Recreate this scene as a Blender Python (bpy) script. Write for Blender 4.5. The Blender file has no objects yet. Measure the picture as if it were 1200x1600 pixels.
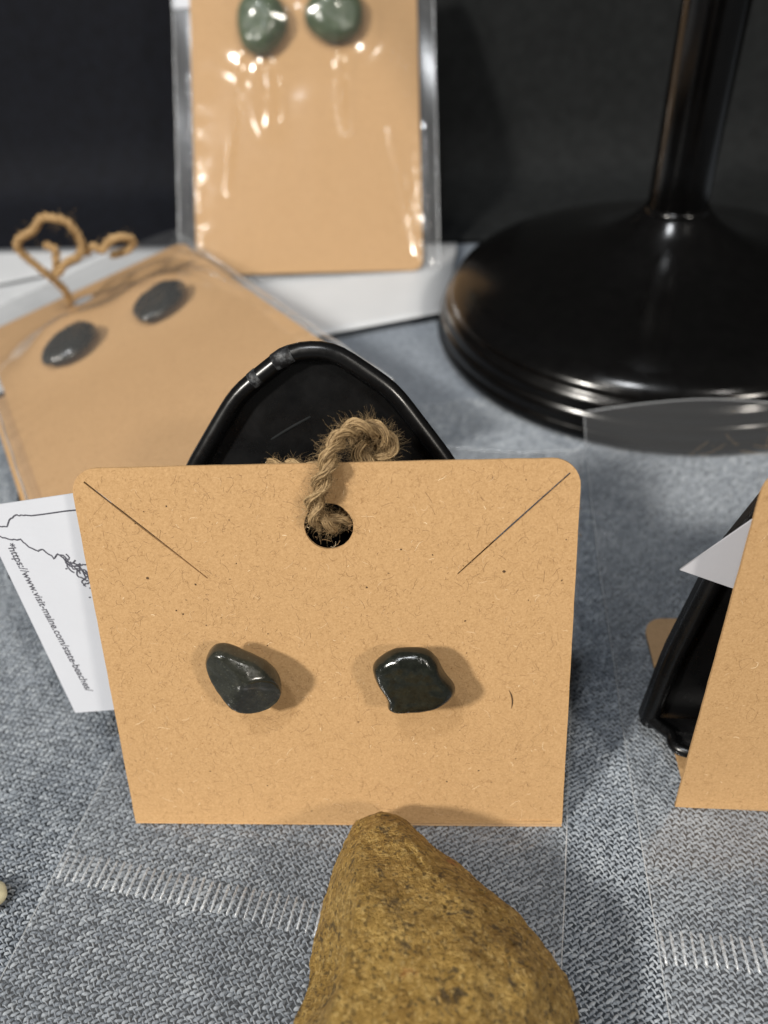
import bpy, bmesh, math, random
import numpy as np
from math import radians, sin, cos, pi
from mathutils import Vector, Matrix, noise

S = bpy.context.scene
COL = S.collection
rnd = random.Random(7)
nrg = np.random.default_rng(11)
MM = 0.001

# ---------------------------------------------------------------- camera
cam_d = bpy.data.cameras.new('camera')
cam = bpy.data.objects.new('camera', cam_d)
COL.objects.link(cam)
S.camera = cam
cam.matrix_world = (Matrix.Translation((0.010, -0.0541, 0.1119))
                    @ Matrix.Rotation(radians(48), 4, 'X') @ Matrix.Rotation(radians(-5), 4, 'Z'))
cam_d.sensor_fit = 'AUTO'
cam_d.sensor_width = 36
cam_d.lens = 26.5
cam_d.clip_start = 0.002
cam_d.clip_end = 20
cam_d.dof.use_dof = True
cam_d.dof.focus_distance = 0.101
cam_d.dof.aperture_fstop = 16.0

# ---------------------------------------------------------------- world and lamps (indoor hall, ceiling lamps, two added glare lamps)
W = bpy.data.worlds.new('World')
S.world = W
W.use_nodes = True
bg = W.node_tree.nodes['Background']
bg.inputs[0].default_value = (1.0, 0.98, 0.95, 1)
bg.inputs[1].default_value = 0.06

def lamp(name, loc, aim, size, power, col):
    d = bpy.data.lights.new(name, 'AREA')
    d.shape = 'DISK'
    d.size = size
    d.energy = power
    d.color = col
    o = bpy.data.objects.new(name, d)
    COL.objects.link(o)
    o.location = loc
    o.rotation_euler = (Vector(aim) - Vector(loc)).to_track_quat('-Z', 'Y').to_euler()
    return o

def dirloc(az, el, dist):  # az: degrees to the right of the viewer's side, el: elevation
    a, e = radians(az), radians(el)
    return (dist * cos(e) * sin(a), -dist * cos(e) * cos(a), dist * sin(e))

lamp('ceiling_lamp_left', dirloc(-56, 40, 1.5), (0, 0, .03), .15, 23.0, (1.0, .955, .88))
lamp('ceiling_lamp_right', dirloc(40, 38, 1.5), (0, 0, .03), .15, 8.0, (1.0, .93, .83))
lamp('ceiling_lamp_high', dirloc(-40, 77, 1.5), (0, .1, 0), .14, 7.0, (.94, .97, 1.0))
lamp('added_glare_lamp_left', dirloc(-50, 62, 1.6), (0, .1, 0), .09, 1.8, (1.0, .97, .92))  # small lamp added to draw glare streaks on the bag film
lamp('added_glare_lamp_right', dirloc(46, 60, 1.6), (0, .1, 0), .09, 1.4, (1.0, .96, .90))  # its partner, added for streaks on the right-hand film ridges

S.view_settings.view_transform = 'Standard'
S.view_settings.look = 'None'
S.view_settings.exposure = 0.16
S.view_settings.gamma = 1.0
S.view_settings.use_curve_mapping = False
S.cycles.use_denoising = True
S.cycles.transparent_max_bounces = 24
S.cycles.max_bounces = 10

# ---------------------------------------------------------------- helpers
def mesh(name, verts, faces, mat=None, parent=None, smooth=True):
    me = bpy.data.meshes.new(name)
    me.from_pydata([tuple(v) for v in verts], [], faces)
    me.update()
    return link(name, me, mat, parent, smooth)

def link(name, me, mat=None, parent=None, smooth=True):
    if mat:
        me.materials.append(mat)
    if smooth:
        me.polygons.foreach_set('use_smooth', [True] * len(me.polygons))
    o = bpy.data.objects.new(name, me)
    COL.objects.link(o)
    if parent:
        o.parent = parent
    return o

def from_bm(name, bm, mat, parent=None, smooth=True):
    bmesh.ops.recalc_face_normals(bm, faces=bm.faces)
    me = bpy.data.meshes.new(name)
    bm.to_mesh(me)
    bm.free()
    return link(name, me, mat, parent, smooth)

def empty(name, M=None):
    o = bpy.data.objects.new(name, None)
    o.empty_display_size = .005
    COL.objects.link(o)
    if M is not None:
        o.matrix_world = M
    return o

def tag(o, label=None, cat=None, group=None, kind=None):
    if label: o['label'] = label
    if cat: o['category'] = cat
    if group: o['group'] = group
    if kind: o['kind'] = kind
    return o

def frame(u, v, loc):
    u = Vector(u).normalized(); v = Vector(v)
    v = (v - u * v.dot(u)).normalized()
    n = u.cross(v)
    M = Matrix(((u.x, v.x, n.x, loc[0]), (u.y, v.y, n.y, loc[1]), (u.z, v.z, n.z, loc[2]), (0, 0, 0, 1)))
    return M

def catmull(pts, n, closed=False):
    P = [np.array(p, float) for p in pts]
    m = len(P)
    out = []
    segs = m if closed else m - 1
    per = max(1, n // segs)
    for i in range(segs):
        if closed:
            a, b, c, d = P[(i - 1) % m], P[i], P[(i + 1) % m], P[(i + 2) % m]
        else:
            b, c = P[i], P[i + 1]
            a = P[i - 1] if i else 2 * b - c
            d = P[i + 2] if i + 2 < m else 2 * c - b
        for k in range(per):
            t = k / per
            out.append(.5 * ((2 * b) + (c - a) * t + (2 * a - 5 * b + 4 * c - d) * t * t + (3 * b - a - 3 * c + d) * t ** 3))
    if not closed:
        out.append(P[-1])
    return out

def tube_data(path, rad, sides, V, F):
    """append a tube along path (list of np arrays); rad: number or list"""
    n = len(path)
    base = len(V)
    prev = None
    for i, p in enumerate(path):
        t = path[min(i + 1, n - 1)] - path[max(i - 1, 0)]
        t = t / (np.linalg.norm(t) + 1e-12)
        if prev is None:
            ref = np.array([0, 0, 1.]) if abs(t[2]) < .9 else np.array([1., 0, 0])
            a = np.cross(t, ref)
        else:
            a = prev - t * prev.dot(t)
        a = a / (np.linalg.norm(a) + 1e-12)
        prev = a
        b = np.cross(t, a)
        r = rad[i] if hasattr(rad, '__len__') else rad
        for k in range(sides):
            w = 2 * pi * k / sides
            V.append(p + r * (cos(w) * a + sin(w) * b))
    for i in range(n - 1):
        for k in range(sides):
            F.append((base + i * sides + k, base + i * sides + (k + 1) % sides,
                      base + (i + 1) * sides + (k + 1) % sides, base + (i + 1) * sides + k))
    F.append(tuple(base + k for k in reversed(range(sides))))
    F.append(tuple(base + (n - 1) * sides + k for k in range(sides)))

def tube(name, pts, rad, mat, parent=None, sides=8, n=40, closed=False):
    V, F = [], []
    p = catmull(pts, n, closed)
    if closed:
        p.append(p[0])
    tube_data(p, rad, sides, V, F)
    return mesh(name, V, F, mat, parent)

def lathe(name, prof, mat, parent=None, seg=128):
    V, F = [], []
    for r, z in prof:
        for k in range(seg):
            a = 2 * pi * k / seg
            V.append((r * cos(a), r * sin(a), z))
    for i in range(len(prof) - 1):
        for k in range(seg):
            F.append((i * seg + k, i * seg + (k + 1) % seg, (i + 1) * seg + (k + 1) % seg, (i + 1) * seg + k))
    F.append(tuple(reversed(range(seg))))
    F.append(tuple((len(prof) - 1) * seg + k for k in range(seg)))
    return mesh(name, V, F, mat, parent)

def plate(name, outlines, thick, mat, parent=None, z=0.0, bevel=0.0):
    """flat sheet with holes: first outline is the outer one, in metres, extruded evenly about z"""
    cu = bpy.data.curves.new(name, 'CURVE')
    cu.dimensions = '2D'
    cu.fill_mode = 'BOTH'
    cu.extrude = thick / 2 - bevel
    cu.bevel_depth = bevel
    cu.offset = -bevel
    for pts in outlines:
        s = cu.splines.new('POLY')
        s.points.add(len(pts) - 1)
        for p, q in zip(s.points, pts):
            p.co = (q[0], q[1], 0, 1)
        s.use_cyclic_u = True
    tmp = bpy.data.objects.new('tmp', cu)
    COL.objects.link(tmp)
    dg = bpy.context.evaluated_depsgraph_get()
    me = bpy.data.meshes.new_from_object(tmp.evaluated_get(dg))
    bpy.data.objects.remove(tmp)
    bpy.data.curves.remove(cu)
    me.name = name
    me.materials.clear()
    if z:
        me.transform(Matrix.Translation((0, 0, z)))
    return link(name, me, mat, parent, smooth=False)

def rounded(x0, y0, x1, y1, rads, n=8, wob=0.0):
    """outline anticlockwise from bottom left; rads: bl, br, tr, tl"""
    pts = []
    cs = [(x0, y0, pi, rads[0]), (x1, y0, 1.5 * pi, rads[1]), (x1, y1, 0, rads[2]), (x0, y1, .5 * pi, rads[3])]
    for i, (x, y, a0, r) in enumerate(cs):
        sx = 1 if x == x0 else -1
        sy = 1 if y == y0 else -1
        if r < 1e-6:
            pts.append((x, y))
        else:
            for k in range(n + 1):
                a = a0 + .5 * pi * k / n
                pts.append((x + sx * r + r * cos(a), y + sy * r + r * sin(a)))
        if wob:  # slightly uneven cut along the side that follows
            xn, yn = cs[(i + 1) % 4][:2]
            r2 = cs[(i + 1) % 4][3]
            L = math.hypot(xn - x, yn - y)
            dx, dy = (xn - x) / L, (yn - y) / L
            m = 26
            for k in range(1, m):
                d = r + (L - r - r2) * k / m
                w = rnd.uniform(-wob, wob)
                pts.append((x + dx * d - dy * w, y + dy * d + dx * w))
    return pts

def circle(cx, cy, r, n=40):
    return [(cx + r * cos(-2 * pi * k / n), cy + r * sin(-2 * pi * k / n)) for k in range(n)]

def slit(a, b, w):
    a = np.array(a, float); b = np.array(b, float)
    d = (b - a) / np.linalg.norm(b - a)
    p = np.array([-d[1], d[0]]) * w / 2
    return [tuple(a + p * .8), tuple(.5 * (a + b) + p * 1.1), tuple(b + p * .6), tuple(b - p * .6), tuple(.5 * (a + b) - p * 1.1), tuple(a - p * .8)]

# ---------------------------------------------------------------- materials
class NT:
    def __init__(self, name):
        self.m = bpy.data.materials.new(name)
        self.m.use_nodes = True
        self.t = self.m.node_tree
        self.b = self.t.nodes['Principled BSDF']
        self.out = self.t.nodes['Material Output']
    def n(self, typ, **kw):
        nd = self.t.nodes.new(typ)
        for k, v in kw.items():
            setattr(nd, k, v)
        return nd
    def l(self, a, b):
        self.t.links.new(a, b)
    def set(self, **kw):
        for k, v in kw.items():
            self.b.inputs[k.replace('_', ' ')].default_value = v
    def coord(self, scale=(1, 1, 1)):
        tc = self.n('ShaderNodeTexCoord')
        mp = self.n('ShaderNodeMapping')
        mp.inputs['Scale'].default_value = scale
        self.l(tc.outputs['Object'], mp.inputs['Vector'])
        return mp.outputs['Vector']
    def noise(self, vec, scale, detail=4, rough=.6, dist=0):
        t = self.n('ShaderNodeTexNoise')
        t.inputs['Scale'].default_value = scale
        t.inputs['Detail'].default_value = detail
        t.inputs['Roughness'].default_value = rough
        t.inputs['Distortion'].default_value = dist
        self.l(vec, t.inputs['Vector'])
        return t.outputs['Fac']
    def vor(self, vec, scale, feature='F1'):
        t = self.n('ShaderNodeTexVoronoi', feature=feature)
        t.inputs['Scale'].default_value = scale
        self.l(vec, t.inputs['Vector'])
        return t
    def ramp(self, fac, stops):
        r = self.n('ShaderNodeValToRGB')
        e = r.color_ramp.elements
        while len(e) < len(stops):
            e.new(.5)
        for el, (p, c) in zip(e, stops):
            el.position = p
            el.color = (c, c, c, 1) if not hasattr(c, '__len__') else (*c, 1)
        self.l(fac, r.inputs['Fac'])
        return r.outputs['Color']
    def mix(self, fac, a, b, mode='MIX'):
        m = self.n('ShaderNodeMix', data_type='RGBA', blend_type=mode)
        for s, v in ((m.inputs[0], fac), (m.inputs[6], a), (m.inputs[7], b)):
            if hasattr(v, 'links') or hasattr(v, 'is_linked'):
                self.l(v, s)
            elif hasattr(v, '__len__'):
                s.default_value = (*v, 1)
            else:
                s.default_value = v
        return m.outputs[2]
    def bump(self, h, strength, dist):
        b = self.n('ShaderNodeBump')
        b.inputs['Strength'].default_value = strength
        b.inputs['Distance'].default_value = dist
        self.l(h, b.inputs['Height'])
        self.l(b.outputs['Normal'], self.b.inputs['Normal'])
    def color(self, c):
        self.l(c, self.b.inputs['Base Color'])
    def rough(self, c):
        self.l(c, self.b.inputs['Roughness'])

def m_kraft(name='kraft'):
    k = NT(name)
    v = k.coord()
    base = k.ramp(k.noise(v, 260, 6, .65), [(.25, (.425, .256, .115)), (.75, (.465, .285, .132))])
    base = k.mix(.5, base, k.ramp(k.noise(v, 3200, 3, .6, .6), [(.3, (.34, .198, .084)), (.7, (.555, .355, .178))]))
    # curled fibre lines: thin contour bands of a noise, broken up by a second one
    f = k.n('ShaderNodeMath', operation='SUBTRACT'); k.l(k.noise(v, 760, 2, .5, 1.6), f.inputs[0]); f.inputs[1].default_value = .5
    g = k.n('ShaderNodeMath', operation='ABSOLUTE'); k.l(f.outputs[0], g.inputs[0])
    ln = k.ramp(g.outputs[0], [(.0, 1.0), (.022, 0.0)])
    msk = k.ramp(k.noise(v, 800, 2, .5), [(.50, 0.0), (.58, .55)])
    mm = k.n('ShaderNodeMath', operation='MULTIPLY'); k.l(ln, mm.inputs[0]); k.l(msk, mm.inputs[1])
    base = k.mix(mm.outputs[0], base, (.20, .10, .035))
    sp = k.vor(v, 420)
    spk = k.ramp(sp.outputs['Distance'], [(.035, 1.0), (.06, 0.0)])
    base = k.mix(spk, base, (.30, .16, .06))
    k.color(base)
    k.set(Roughness=.82)
    k.b.inputs['Specular IOR Level'].default_value = .25
    k.bump(k.noise(v, 2200, 3, .6), .35, .00012)
    return k.m

def m_fibre():
    k = NT('kraft_fibre')
    g = k.n('ShaderNodeNewGeometry')
    k.color(k.ramp(g.outputs['Random Per Island'], [(0, (.17, .090, .036)), (.35, (.29, .165, .070)), (.90, (.37, .22, .10)), (.94, (.62, .44, .26)), (1, (.80, .64, .42))]))
    k.set(Roughness=.75)
    return k.m

def m_plastic(name, col, rough, bumpy=.0):
    k = NT(name)
    v = k.coord()
    k.color(k.ramp(k.noise(v, 300, 5, .7), [(.35, tuple(c * .8 for c in col)), (.8, tuple(c * 1.5 for c in col))]))
    k.rough(k.ramp(k.noise(v, 180, 6, .7), [(.3, rough * .75), (.75, rough * 1.45)]))
    if bumpy:
        k.bump(k.noise(v, 700, 3, .6), bumpy, .0002)
    return k.m

def m_worn():
    k = NT('worn_grey_plastic')
    v = k.coord()
    k.color(k.ramp(k.noise(v, 900, 5, .7), [(.46, (.004, .004, .005)), (.66, (.10, .105, .11))]))
    k.set(Roughness=.55)
    return k.m

def m_white(name, col=(.80, .82, .86)):
    k = NT(name)
    v = k.coord()
    k.color(k.ramp(k.noise(v, 90, 5, .6), [(.3, tuple(c * .95 for c in col)), (.7, col)]))
    k.set(Roughness=.55)
    k.bump(k.noise(v, 1500, 3, .6), .15, .0001)
    return k.m

def m_ink():
    k = NT('printed_ink')
    k.color(k.ramp(k.noise(k.coord(), 3000, 3, .6), [(.3, (.035, .035, .045)), (.8, (.13, .13, .16))]))
    k.set(Roughness=.6)
    return k.m

def m_dark_stone(name, a, b, vein, sc=500, rough=.28):
    k = NT(name)
    v = k.coord()
    base = k.ramp(k.noise(v, sc, 8, .7), [(.28, a), (.72, b)])
    base = k.mix(k.ramp(k.noise(v, sc * .28, 4, .55, .8), [(.50, 0.0), (.66, .75)]), base, vein)
    base = k.mix(k.ramp(k.noise(v, sc * 6, 2, .5), [(.62, 0.0), (.72, .35)]), base, tuple(min(1, c * 3.2) for c in b))
    k.color(base)
    k.rough(k.ramp(k.noise(v, sc * 2, 5, .7), [(.3, rough * .6), (.7, rough * 1.7)]))
    k.set(Coat_Weight=.25, Coat_Roughness=.12)
    k.bump(k.noise(v, sc * 3.5, 5, .7), .22, .00013)
    return k.m

def m_rock():
    k = NT('ochre_rock')
    v = k.coord()
    big = k.noise(v, 110, 6, .62, .5)
    base = k.ramp(big, [(.28, (.30, .155, .030)), (.50, (.45, .275, .066)), (.72, (.54, .355, .110))])
    fine = k.ramp(k.noise(v, 900, 6, .75), [(.34, (.12, .068, .016)), (.50, (.40, .245, .058)), (.66, (.74, .51, .18))])
    base = k.mix(.66, base, fine)
    pit = k.ramp(k.noise(v, 330, 5, .7, .6), [(.57, 0.0), (.64, .80)])
    base = k.mix(pit, base, (.062, .045, .026))
    base = k.mix(k.ramp(k.noise(v, 240, 3, .6), [(.68, 0.0), (.76, .7)]), base, (.42, .17, .05))
    gr = k.vor(v, 2600)
    sep = k.n('ShaderNodeSeparateColor'); k.l(gr.outputs['Color'], sep.inputs[0])
    base = k.mix(k.ramp(sep.outputs[0], [(.84, 0.0), (.90, .55)]), base, (.055, .038, .018))
    base = k.mix(k.ramp(sep.outputs[1], [(.86, 0.0), (.92, .60)]), base, (.66, .46, .17))
    base = k.mix(k.ramp(k.noise(v, 620, 6, .75, 1.2), [(.59, 0.0), (.66, .8)]), base, (.070, .052, .030))
    k.color(base)
    k.set(Roughness=.62)
    k.b.inputs['Specular IOR Level'].default_value = .35
    h = k.n('ShaderNodeMath', operation='ADD')
    k.l(k.noise(v, 700, 8, .75), h.inputs[0]); k.l(k.noise(v, 2600, 4, .7), h.inputs[1])
    k.bump(h.outputs[0], 1.0, .0011)
    return k.m

def m_film(name, haze=.035, rough=.06, boost=1.5, bump=.25, tint=(.97, .98, .98), bscale=140):
    k = NT(name)
    v = k.coord()
    k.t.nodes.remove(k.b)
    tr = k.n('ShaderNodeBsdfTransparent'); tr.inputs[0].default_value = (*tint, 1)
    gl = k.n('ShaderNodeBsdfGlossy'); gl.inputs['Roughness'].default_value = rough
    df = k.n('ShaderNodeBsdfDiffuse'); df.inputs[0].default_value = (.85, .87, .9, 1)
    b = k.n('ShaderNodeBump'); b.inputs['Strength'].default_value = bump; b.inputs['Distance'].default_value = .0006
    k.l(k.noise(v, bscale, 3, .5, .4), b.inputs['Height'])
    k.l(b.outputs['Normal'], gl.inputs['Normal'])
    # thin sheet: the same reflectance from both sides (Schlick)
    g = k.n('ShaderNodeNewGeometry')
    dt = k.n('ShaderNodeVectorMath', operation='DOT_PRODUCT'); k.l(b.outputs['Normal'], dt.inputs[0]); k.l(g.outputs['Incoming'], dt.inputs[1])
    ab = k.n('ShaderNodeMath', operation='ABSOLUTE'); k.l(dt.outputs['Value'], ab.inputs[0])
    iv = k.n('ShaderNodeMath', operation='SUBTRACT', use_clamp=True); iv.inputs[0].default_value = 1; k.l(ab.outputs[0], iv.inputs[1])
    pw = k.n('ShaderNodeMath', operation='POWER'); k.l(iv.outputs[0], pw.inputs[0]); pw.inputs[1].default_value = 5
    ma = k.n('ShaderNodeMath', operation='MULTIPLY_ADD'); k.l(pw.outputs[0], ma.inputs[0]); ma.inputs[1].default_value = .93; ma.inputs[2].default_value = .045
    mu = k.n('ShaderNodeMath', operation='MULTIPLY', use_clamp=True); k.l(ma.outputs[0], mu.inputs[0]); mu.inputs[1].default_value = boost
    m1 = k.n('ShaderNodeMixShader'); m1.inputs[0].default_value = haze
    k.l(tr.outputs[0], m1.inputs[1]); k.l(df.outputs[0], m1.inputs[2])
    m2 = k.n('ShaderNodeMixShader'); k.l(mu.outputs[0], m2.inputs[0])
    k.l(m1.outputs[0], m2.inputs[1]); k.l(gl.outputs[0], m2.inputs[2])
    k.l(m2.outputs[0], k.out.inputs['Surface'])
    return k.m

def m_twine(name, cols):
    k = NT(name)
    g = k.n('ShaderNodeNewGeometry')
    c = k.ramp(g.outputs['Random Per Island'], [(0, cols[0]), (.5, cols[1]), (1, cols[2])])
    c = k.mix(.35, c, k.ramp(k.noise(k.coord(), 1800, 3, .6), [(.3, cols[0]), (.7, cols[2])]))
    k.color(c)
    k.set(Roughness=.7)
    return k.m

def m_weave(name, dark, mid, light):
    k = NT(name)
    g = k.n('ShaderNodeNewGeometry')
    v = k.coord()
    c = k.ramp(g.outputs['Random Per Island'], [(0, dark), (.45, mid), (1, light)])
    c = k.mix(k.ramp(k.noise(v, 38, 4, .6), [(.3, 0.0), (.7, .35)]), c, mid)
    c = k.mix(.45, c, k.ramp(k.noise(v, 2600, 3, .7), [(.36, dark), (.66, light)]))
    c = k.mix(k.ramp(k.noise(v, 30, 3, .5), [(.42, 0.0), (.68, .30)]), c, light)
    c = k.mix(k.ramp(k.noise(k.coord((1, 1.3, 1)), 24, 3, .5), [(.45, 0.0), (.70, .35)]), c, dark)
    k.color(c)
    k.set(Roughness=.85)
    k.b.inputs['Specular IOR Level'].default_value = .25
    k.bump(k.noise(k.coord((1, 3, 1)), 5000, 2, .6), .5, .00008)
    return k.m

def m_cloth_base():
    k = NT('cloth_ground')
    v = k.coord()
    c = k.ramp(k.noise(v, 900, 4, .7), [(.3, (.028, .033, .040)), (.7, (.10, .112, .125))])
    k.color(c)
    k.set(Roughness=.9)
    k.bump(k.noise(v, 1100, 3, .6), .6, .0004)
    return k.m

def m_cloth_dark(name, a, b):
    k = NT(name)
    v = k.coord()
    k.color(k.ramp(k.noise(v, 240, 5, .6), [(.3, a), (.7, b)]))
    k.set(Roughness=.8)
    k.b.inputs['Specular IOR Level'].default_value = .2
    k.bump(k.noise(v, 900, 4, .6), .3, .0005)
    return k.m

M_KRAFT = m_kraft()
M_FIBRE = m_fibre()
M_BLACK = m_plastic('black_plastic', (.0030, .0030, .0032), .27, .05)
M_STAND = m_plastic('black_lacquer', (.0018, .0017, .0017), .17)
M_STAND.node_tree.nodes['Principled BSDF'].inputs['Specular IOR Level'].default_value = .38
M_WORN = m_worn()
M_TAG = m_white('tag_paper', (.56, .58, .63))
M_SHEET = m_white('sheet_paper', (.53, .545, .565))
M_INK = m_ink()
M_ROCK = m_rock()
M_FILM = m_film('clear_film', .034, .15, 2.2, .25, tint=(1, 1, 1))
M_FILM2 = m_film('clear_bag_film', .035, .12, 1.1, .05, bscale=50, tint=(.99, .99, .99))
M_SEAL = m_film('crimped_film', .26, .25, 1.6, .2)
M_EDGE = m_film('film_edge', .22, .18, 2.0, .1)
M_TWINE = m_twine('jute', [(.11, .066, .026), (.26, .165, .072), (.46, .32, .16)])
M_TWINE2 = m_twine('pale_jute', [(.24, .14, .05), (.42, .27, .12), (.58, .40, .20)])
M_WEFT = m_weave('weft_yarn', (.080, .096, .120), (.190, .218, .258), (.47, .505, .54))
M_WARP = m_weave('warp_yarn', (.12, .14, .17), (.25, .28, .32), (.48, .51, .54))
M_CLOTH = m_cloth_base()
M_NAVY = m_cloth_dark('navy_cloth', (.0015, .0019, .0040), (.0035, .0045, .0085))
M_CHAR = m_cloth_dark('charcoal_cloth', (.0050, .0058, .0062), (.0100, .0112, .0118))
M_ST_L = m_dark_stone('grey_green_stone', (.012, .0125, .0095), (.034, .035, .027), (.060, .054, .034), 420, .17)
M_ST_R = m_dark_stone('black_speckled_stone', (.0035, .0042, .0032), (.017, .019, .014), (.007, .008, .006), 900, .15)
M_ST_M = m_dark_stone('charcoal_stone', (.005, .0055, .0045), (.014, .015, .0125), (.020, .021, .018), 300, .25)
M_ST_G = m_dark_stone('green_stone', (.018, .036, .012), (.050, .080, .032), (.085, .105, .055), 260, .34)
M_METAL = m_plastic('silver_metal', (.55, .55, .55), .25)
M_METAL.node_tree.nodes['Principled BSDF'].inputs['Metallic'].default_value = 1
M_CREAM = m_white('cream_stone', (.70, .64, .42))

# ---------------------------------------------------------------- tablecloth with woven yarns
cloth = mesh('tablecloth', [(-.5, -.35, -.0008), (.6, -.35, -.0008), (.6, .6, -.0008), (-.5, .6, -.0008)], [(0, 1, 2, 3)], M_CLOTH, smooth=False)
tag(cloth, 'blue grey woven cloth covering the display table', kind='structure')

def yarns(name, mat, cx, cy, length, width, height, ang, z0):
    """many short raised floats joined in one mesh"""
    na, nr = 4, 4
    th = np.linspace(-.12, pi + .12, na)
    s = np.linspace(-1, 1, nr)
    prof = np.array([.35, 1.0, 1.0, .35])
    tv = np.array([(s[i] * .5, -cos(t) * .5 * prof[i], sin(t) * prof[i] - (0.45 if i in (0, nr - 1) else 0)) for i in range(nr) for t in th])
    tf = np.array([(i * na + k, i * na + k + 1, (i + 1) * na + k + 1, (i + 1) * na + k) for i in range(nr - 1) for k in range(na - 1)])
    n = len(cx)
    L = length * nrg.uniform(.82, 1.22, n)
    Wd = width * nrg.uniform(.75, 1.25, n)
    H = height * nrg.uniform(.7, 1.25, n)
    A = ang + nrg.normal(0, .15, n)
    x = tv[None, :, 0] * L[:, None]
    y = tv[None, :, 1] * Wd[:, None]
    z = tv[None, :, 2] * H[:, None] + z0
    y = y + (tv[None, :, 0] ** 2) * (nrg.normal(0, .25, n) * width)[:, None]
    X = cx[:, None] + x * np.cos(A)[:, None] - y * np.sin(A)[:, None]
    Y = cy[:, None] + x * np.sin(A)[:, None] + y * np.cos(A)[:, None]
    co = np.stack([X, Y, z], -1).reshape(-1, 3)
    fa = (tf[None] + (np.arange(n) * len(tv))[:, None, None]).reshape(-1, 4)
    me = bpy.data.meshes.new(name)
    me.vertices.add(len(co)); me.vertices.foreach_set('co', co.ravel())
    me.loops.add(fa.size); me.loops.foreach_set('vertex_index', fa.ravel().astype(np.int32))
    me.polygons.add(len(fa)); me.polygons.foreach_set('loop_start', np.arange(0, fa.size, 4, dtype=np.int32))
    me.update(calc_edges=True)
    return link(name, me, mat, cloth, True)

def weave():
    ang = radians(22)
    px, py = 1.36 * MM, .63 * MM
    j, i = np.meshgrid(np.arange(-250, 300), np.arange(-170, 190), indexing='ij')
    lx = (i + (j * .44) % 1.0) * px
    ly = j * py
    wav = np.sin(lx * 190 + 1) * .00018 + np.sin(lx * 61) * .0003
    ly2 = ly + wav
    def world(a, b):
        return a * cos(ang) - b * sin(ang), a * sin(ang) + b * cos(ang)
    X, Y = world(lx, ly2)
    X += nrg.normal(0, .00007, X.shape); Y += nrg.normal(0, .00006, X.shape)
    keep = (X > -.095) & (X < .115) & (Y > -.042) & (Y < .112)
    yarns('weft_yarns', M_WEFT, X[keep], Y[keep], 1.24 * MM, .45 * MM, .40 * MM, ang, -.00050)['kind'] = 'stuff'
    X, Y = world(lx + px * .5, ly2 + .15 * py)
    X += nrg.normal(0, .00007, X.shape); Y += nrg.normal(0, .00006, X.shape)
    yarns('warp_yarns', M_WARP, X[keep], Y[keep], 1.02 * MM, .20 * MM, .40 * MM, ang + radians(98), -.00046)['kind'] = 'stuff'
weave()
kf = NT('far_weave')
vf = kf.coord()
kf.color(kf.ramp(kf.noise(vf, 700, 4, .7), [(.3, (.12, .140, .168)), (.7, (.25, .28, .32))]))
kf.set(Roughness=.9)
kf.bump(kf.noise(vf, 900, 3, .6), .5, .0004)
fw = mesh('far_weave', [(-.5, .1115, -.0003), (.6, .1115, -.0003), (.6, .6, -.0003), (-.5, .6, -.0003)], [(0, 1, 2, 3)], kf.m, cloth, smooth=False)
fw['kind'] = 'stuff'

# ---------------------------------------------------------------- backdrop
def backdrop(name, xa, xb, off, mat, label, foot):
    prof = [(0, .42), (0, .10), (.0005, .05), (.002, .025), (.006, .011), (.012, .005), (.020, .0024), (.035, .0016), (.060, .0012), (foot, .0004)]  # long dark foot stands in for shade on the grey table cloth
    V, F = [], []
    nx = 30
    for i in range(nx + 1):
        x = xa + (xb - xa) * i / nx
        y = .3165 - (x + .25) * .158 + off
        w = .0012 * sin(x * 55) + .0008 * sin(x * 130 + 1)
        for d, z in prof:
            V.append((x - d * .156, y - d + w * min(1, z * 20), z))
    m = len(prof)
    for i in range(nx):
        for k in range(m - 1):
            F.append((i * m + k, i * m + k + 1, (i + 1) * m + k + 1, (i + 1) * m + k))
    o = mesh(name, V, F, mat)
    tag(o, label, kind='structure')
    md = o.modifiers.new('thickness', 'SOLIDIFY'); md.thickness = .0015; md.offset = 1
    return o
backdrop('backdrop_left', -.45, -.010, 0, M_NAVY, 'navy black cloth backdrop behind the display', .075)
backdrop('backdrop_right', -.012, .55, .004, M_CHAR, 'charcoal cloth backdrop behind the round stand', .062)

# ---------------------------------------------------------------- white paper sheets
def paper(name, pts, z, label, curl=0.0):
    bm = bmesh.new()
    n = 14
    a, b, c, d = [Vector(p) for p in pts]
    grid = []
    for i in range(n + 1):
        row = []
        for k in range(n + 1):
            s, t = i / n, k / n
            p = (a * (1 - s) + b * s) * (1 - t) + (d * (1 - s) + c * s) * t
            zz = z + curl * (abs(2 * t - 1) ** 3) + .0002 * sin(s * 7 + t * 5)
            row.append(bm.verts.new((p.x, p.y, zz)))
        grid.append(row)
    for i in range(n):
        for k in range(n):
            bm.faces.new((grid[i][k], grid[i + 1][k], grid[i + 1][k + 1], grid[i][k + 1]))
    o = from_bm(name, bm, M_SHEET)
    md = o.modifiers.new('thickness', 'SOLIDIFY'); md.thickness = .0002
    tag(o, label, 'paper', 'white paper sheets behind the cards')
    return o
paper('paper_sheet', [(-.16, .118), (.034, .1548), (.0440, .205), (-.16, .242)], .0028, 'white paper sheet lying under the upright bagged card with green stones')
paper('paper_sheet', [(-.30, .150), (-.102, .205), (-.085, .2235), (-.30, .2645)], .0040, 'white paper sheet under the loose twine bow')

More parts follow.
